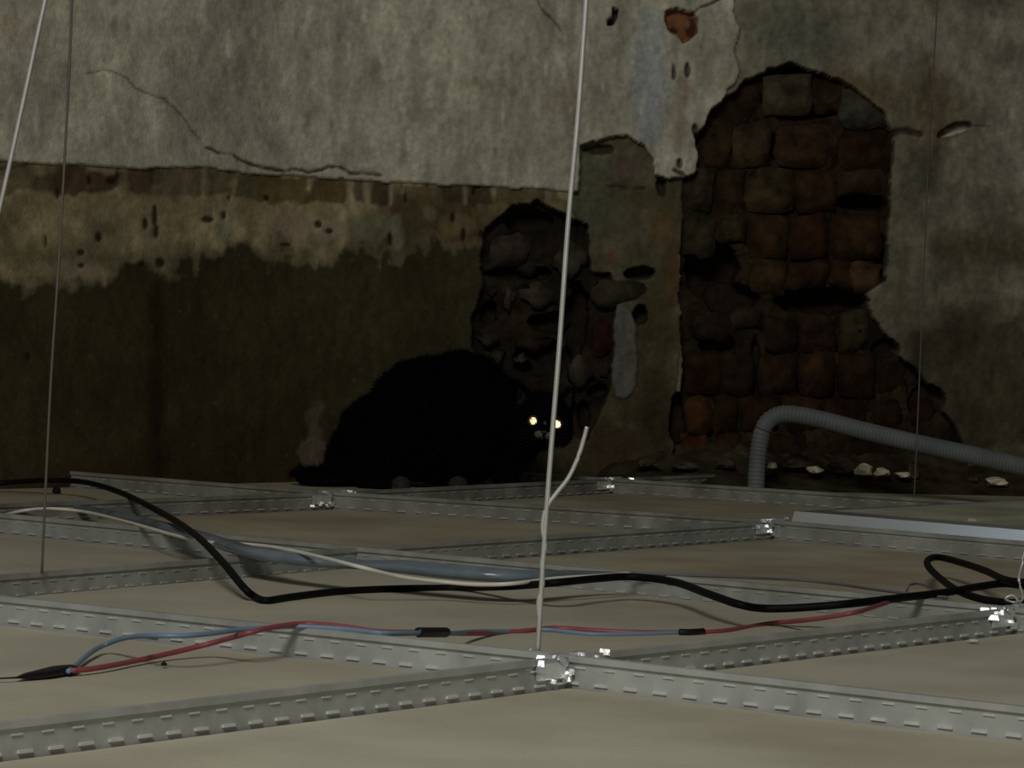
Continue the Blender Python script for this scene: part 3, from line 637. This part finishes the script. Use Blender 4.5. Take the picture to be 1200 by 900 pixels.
# bank of fallen mortar against the wall foot (uncountable)
bm = bmesh.new(); g = []
for j in range(16):
    row = []
    for i in range(150):
        X = .10+.75*i/149; f = j/15; Y = float(wall_y(X))+.03-f*.15
        hgt = (.052+.022*mnoise.noise(Vector((X*9, 1, 0)))+.012*mnoise.noise(Vector((X*40, 3, f*6))))*(1-f)**1.1 if f < 1 else 0
        if X < .16: hgt *= max(0, (X-.10)/.06)
        row.append(bm.verts.new((X, Y, TILE-.002+max(hgt, 0)+.005*mnoise.noise(Vector((X*90, f*12, 5)))*(1-f))))
    g.append(row)
for j in range(15):
    for i in range(149): bm.faces.new((g[j][i], g[j][i+1], g[j+1][i+1], g[j+1][i]))
obj('rubble_bank', bm, dust, None, True, kind='stuff', label='low bank of fallen mortar dust along the foot of the wall', category='rubble')
CH = [(905, 545, 14, 8, pale, 'small pale lump beside the conduit foot'), (955, 550, 22, 8, pale, 'flat white plaster flake under the conduit bend'), (1012, 550, 22, 14, pale, 'white angular plaster lump below the middle of the conduit'),
      (1034, 553, 24, 8, pale, 'low white flake right of the angular lump'), (1058, 556, 22, 6, pale, 'long thin pale flake near the thin wire foot'), (1166, 564, 30, 10, pale, 'broad white plaster flake at far right under the conduit'),
      (1140, 562, 16, 8, lump, 'brown lump left of the far right white flake'), (985, 546, 34, 16, lump, 'brown mortar lump behind the white flakes'), (935, 541, 40, 14, lump, 'wide brown mortar lump just inside the conduit bend'),
      (1070, 548, 14, 26, lump, 'upright brown mortar piece propping the conduit'), (758, 541, 30, 12, lump, 'grey brown lump at the wall foot right of the cat'), (800, 545, 36, 10, lump, 'flat brown lump between cat and conduit'),
      (850, 543, 26, 12, lump, 'brown lump left of the conduit foot')]
for i, (x, y, wx_, hy, mt, lb) in enumerate(CH):
    Y = float(wall_y(W(x, y)[0]))-.085 if mt is pale else float(wall_y(W(x, y)[0]))-.06
    chunk('mortar_lump' if mt is lump else 'plaster_flake', at(x, y+hy/2, Y), wx_*PXM*1.1, .035, hy*PXM*1.15, mt, i+3, lb)
chip = material('dark_crumb', (.012, .011, .010), .9, var=.2, scale=50, bump=.3)
chunk('crumb', atz(66, 578, TILE), .012, .014, .009, chip, 31, 'small black crumb on the tile at far left under the cable arch', 'debris')
chunk('crumb', atz(192, 780, TILE), .005, .006, .003, chip, 32, 'tiny dark crumb on the tile below the red wire', 'debris')
chunk('plaster_chip', atz(1141, 752, TILE), .011, .012, .0022, pale, 33, 'small pale chip on the tile below the right crossing', 'debris')

# ------------------------------------------------------------------ the cat
fur = material('black_fur', (.0042, .0038, .0036), .9, 0, var=.3, scale=60, bump=.4, bscale=300, spec=.03)
fur_grey = material('dusty_grey_fur', (.040, .036, .027), .95, 0, var=.3, scale=120, bump=.3, bscale=300, spec=.03)
base = at(500, 579, 4.17); base.z = TILE
cat = empty('cat', base, label='black long-haired cat crouching by the wall with glowing eyes', category='cat')
KP = 4.17/F_PX
balls = []
def ball(px, py, Y, r, sx=1, sy=1, sz=1): balls.append((at(px, py, Y), r*KP, sx, sy, sz))
def chain(pts, n=7):
    for a, b in zip(pts, pts[1:]):
        for i in range(n+1):
            f = i/n; ball(*[a[k]+(b[k]-a[k])*f for k in range(4)])
ball(452, 516, 4.17, 56, 1, .95, 1); ball(500, 487, 4.175, 68, 1, .9, 1); ball(540, 480, 4.175, 68, 1, .88, 1); ball(575, 497, 4.165, 58, 1, .9, 1)
ball(520, 528, 4.165, 48, 1.4, .95, .9); ball(430, 532, 4.15, 42, 1, .9, 1); ball(420, 540, 4.17, 36)
chain([(590, 500, 4.15, 44), (615, 494, 4.12, 34), (636, 492, 4.10, 28)])
chain([(445, 545, 4.12, 26), (430, 562, 4.105, 15), (470, 571, 4.085, 9.5)])          # near hind leg and foot
chain([(450, 545, 4.22, 24), (440, 566, 4.225, 12), (470, 571, 4.215, 9)])
chain([(560, 520, 4.12, 24), (545, 548, 4.11, 15), (535, 566, 4.10, 10), (541, 571, 4.085, 9)])   # near fore leg
chain([(592, 520, 4.14, 22), (594, 548, 4.13, 14), (592, 566, 4.125, 10), (602, 571, 4.11, 9)])  # far fore leg
chain([(410, 556, 4.14, 19), (388, 562, 4.115, 15), (366, 562, 4.11, 13), (355, 558, 4.11, 10), (349, 555, 4.11, 6)], 8)  # tail
HY = 4.075
ball(638, 490, HY+.012, 31, 1.08, .95, .96); ball(624, 503, HY, 18); ball(654, 506, HY, 18)                                   # skull, cheeks
ball(638, 508, HY-.020, 12, 1.1, 1, .85); ball(637, 499, HY-.018, 9); ball(637, 517, HY-.012, 9)                              # muzzle, bridge, chin
for s_ in [((614, 474), (606, 446), 13), ((661, 478), (673, 451), 13)]:
    (ax, ay), (bx, by), r = s_
    for i in range(9):
        f = i/8; ball(ax+(bx-ax)*f, ay+(by-ay)*f, HY+.012, r*(1-f*.86), 1, .42, 1)
bm = bmesh.new()
for c, r, sx, sy, sz in balls:
    mt = Matrix.Translation(c) @ Matrix.Diagonal((r*sx, r*sy, r*sz, 1)); bmesh.ops.create_icosphere(bm, subdivisions=2, radius=1, matrix=mt)
for v in bm.verts: v.co.z = max(v.co.z, TILE+.0005)
tmp = obj('tmp', bm, None)
rm = tmp.modifiers.new('r', 'REMESH'); rm.mode = 'VOXEL'; rm.voxel_size = .0028; rm.use_smooth_shade = True
sm = tmp.modifiers.new('s', 'SMOOTH'); sm.iterations = 5; sm.factor = .5
dg = bpy.context.evaluated_depsgraph_get(); dg.update()
me = bpy.data.meshes.new_from_object(tmp.evaluated_get(dg)); bpy.data.objects.remove(tmp)
me.name = 'body'; me.materials.clear()
nv = len(me.vertices); cv = np.empty(nv*3); me.vertices.foreach_get('co', cv); cv = cv.reshape(-1, 3)
nn = np.empty(nv*3); me.vertices.foreach_get('normal', nn); nn = nn.reshape(-1, 3)
me.polygons.foreach_set('use_smooth', [True]*len(me.polygons))
body = link('body', me, fur, cat)
# coat of fur tufts over the body (uncountable), shorter on the face and paws
hc = np.array(at(638, 494, HY))
def tufts(n, mask, l0, l1, name, mat, wide=.0009):
    ids = np.nonzero(mask)[0]; ids = ids[rng.randint(0, len(ids), n)]
    p = cv[ids]+rng.normal(0, .0008, (n, 3)); nrm = nn[ids]
    d = nrm*.75+rng.normal(0, .28, (n, 3))+np.array([-.45, 0, -.35]); d /= np.linalg.norm(d, axis=1)[:, None]
    ln = rng.uniform(l0, l1, n)[:, None]; side = np.cross(d, rng.normal(0, 1, (n, 3))); side /= np.linalg.norm(side, axis=1)[:, None]+1e-9
    v = np.stack([p-side*wide, p+side*wide, p+d*ln], 1).reshape(-1, 3); v[:, 2] = np.maximum(v[:, 2], TILE+.0005)
    m_ = bpy.data.meshes.new(name); m_.vertices.add(3*n); m_.vertices.foreach_set('co', v.ravel())
    m_.loops.add(3*n); m_.loops.foreach_set('vertex_index', np.arange(3*n)); m_.polygons.add(n)
    m_.polygons.foreach_set('loop_start', np.arange(0, 3*n, 3)); m_.polygons.foreach_set('loop_total', np.full(n, 3)); m_.update(calc_edges=True)
    return link(name, m_, mat, cat, kind='stuff')
dh = np.linalg.norm(cv-hc, axis=1)
tufts(34000, (dh > .042) & (cv[:, 2] > TILE+.012), .005, .012, 'coat', fur)
tufts(5000, (dh <= .044), .002, .004, 'face_fur', fur, .0006)
# pale paws, muzzle
def soft(name, spots, mat, parent=cat):
    bm = bmesh.new()
    for (px, py, Y, r, sx, sy, sz) in spots:
        bmesh.ops.create_icosphere(bm, subdivisions=3, radius=1, matrix=Matrix.Translation(at(px, py, Y)) @ Matrix.Diagonal((r*KP*sx, r*KP*sy, r*KP*sz, 1)))
    for v in bm.verts: v.co.z = max(v.co.z, TILE+.0008)
    return obj(name, bm, mat, parent, True)
for k, (x, Y) in enumerate([(470, 4.083), (537, 4.083)]):
    pw = soft('paw', [(x, 568, Y-.002, 10.5, 1.1, 1, .95)], fur_grey); pw['label'] = 'dim greyish paw'
    for i in range(4):
        soft('toe', [(x-8+i*5.2, 573, Y-.011, 4.2, .8, 1.1, .9)], fur_grey, pw)
for o in [o for o in COL.objects if o.name.startswith('toe')]: o.location = (0, 0, 0)
mz_ = soft('muzzle', [(634, 509, HY-.0265, 6.8, 1.15, .8, .8), (642, 510, HY-.0265, 6.8, 1.1, .8, .8), (638, 501, HY-.024, 4.2, .8, .7, 1.8)], material('grey_muzzle_fur', (.13, .12, .095), .95, bump=.2, spec=.05))
mz_['label'] = 'pale grey muzzle'
soft('nose', [(638, 506.5, HY-.0315, 3.0, 1.3, .6, .8)], material('dark_nose', (.02, .012, .011), .5, bump=0))
bm = bmesh.new(); tube(bm, spline([at(x, y, Y) for x, y, Y in [(631, 514, HY-.029), (635, 515, HY-.032), (638, 512, HY-.0335), (641, 515, HY-.032), (645, 515, HY-.029)]], 4), .0005, 5)
obj('mouth', bm, chip, cat, True)
for sgn, ex, ey in ((-1, 625, 493.5), (1, 653, 497.5)):
    c = at(ex, ey, HY-.0145)
    bm = bmesh.new(); bmesh.ops.create_uvsphere(bm, u_segments=20, v_segments=14, radius=.0078, matrix=Matrix.Translation(c))
    eye = obj('eye', bm, material('amber_iris', (.10, .055, .012), .2, bump=0, spec=.6), cat, True)
    d = (CAM+Vector((.018, -.01, .025))-c).normalized(); q_ = d.to_track_quat('Z', 'Y').to_matrix().to_4x4()
    bm = bmesh.new(); R_ = .16; rings = [[bm.verts.new((0, 0, 0))]]
    for j in range(1, 5):
        r_ = .0058*j/4; rings.append([bm.verts.new((r_*math.cos(a), r_*math.sin(a), -(r_*r_)/(2*R_))) for a in [2*math.pi*k/18 for k in range(18)]])
    for k in range(18): bm.faces.new((rings[0][0], rings[1][k], rings[1][(k+1) % 18]))
    for a, b in zip(rings[1:], rings[2:]):
        for k in range(18): bm.faces.new((a[k], b[k], b[(k+1) % 18], a[(k+1) % 18]))
    back = bm.verts.new((0, 0, -.004))
    for k in range(18): bm.faces.new((rings[-1][(k+1) % 18], rings[-1][k], back))
    bmesh.ops.transform(bm, verts=bm.verts, matrix=Matrix.Translation(c+d*.0088) @ q_)
    pu = obj('pupil', bm, material('shining_tapetum', (1.0, .92, .62), .21, 1.0, var=0, bump=0), eye, True)
    pu['label'] = 'pupil throwing torchlight back'
    # pointed inner ear
for (bx, by), (tx, ty) in (((614, 472), (607, 451)), ((661, 475), (671, 456))):
    bm = bmesh.new(); Yf = HY+.004
    v = [bm.verts.new(at(*p)) for p in ((bx-8, by+2, Yf), (bx+8, by+2, Yf), (tx, ty, Yf+.006), (bx, by+3, Yf+.012))]
    for f in ((0, 1, 2), (1, 3, 2), (3, 0, 2), (0, 3, 1)): bm.faces.new([v[i] for i in f])
    obj('inner_ear', bm, material('inner_ear_skin', (.012, .009, .008), .9, bump=.2), cat)
bm = bmesh.new()
for sgn in (-1, 1):
    for k in range(5):
        a = at(638+sgn*7, 508+k*1.6, HY-.028); b = at(638+sgn*24, 504+k*5, HY-.030); c_ = at(638+sgn*40, 506+k*7, HY-.016)
        tube(bm, spline([a, b, c_], 5), [.0003, .0002, .0001], 4)
obj('whiskers', bm, material('whisker', (.02, .02, .018), .5, bump=0), cat, kind='stuff')
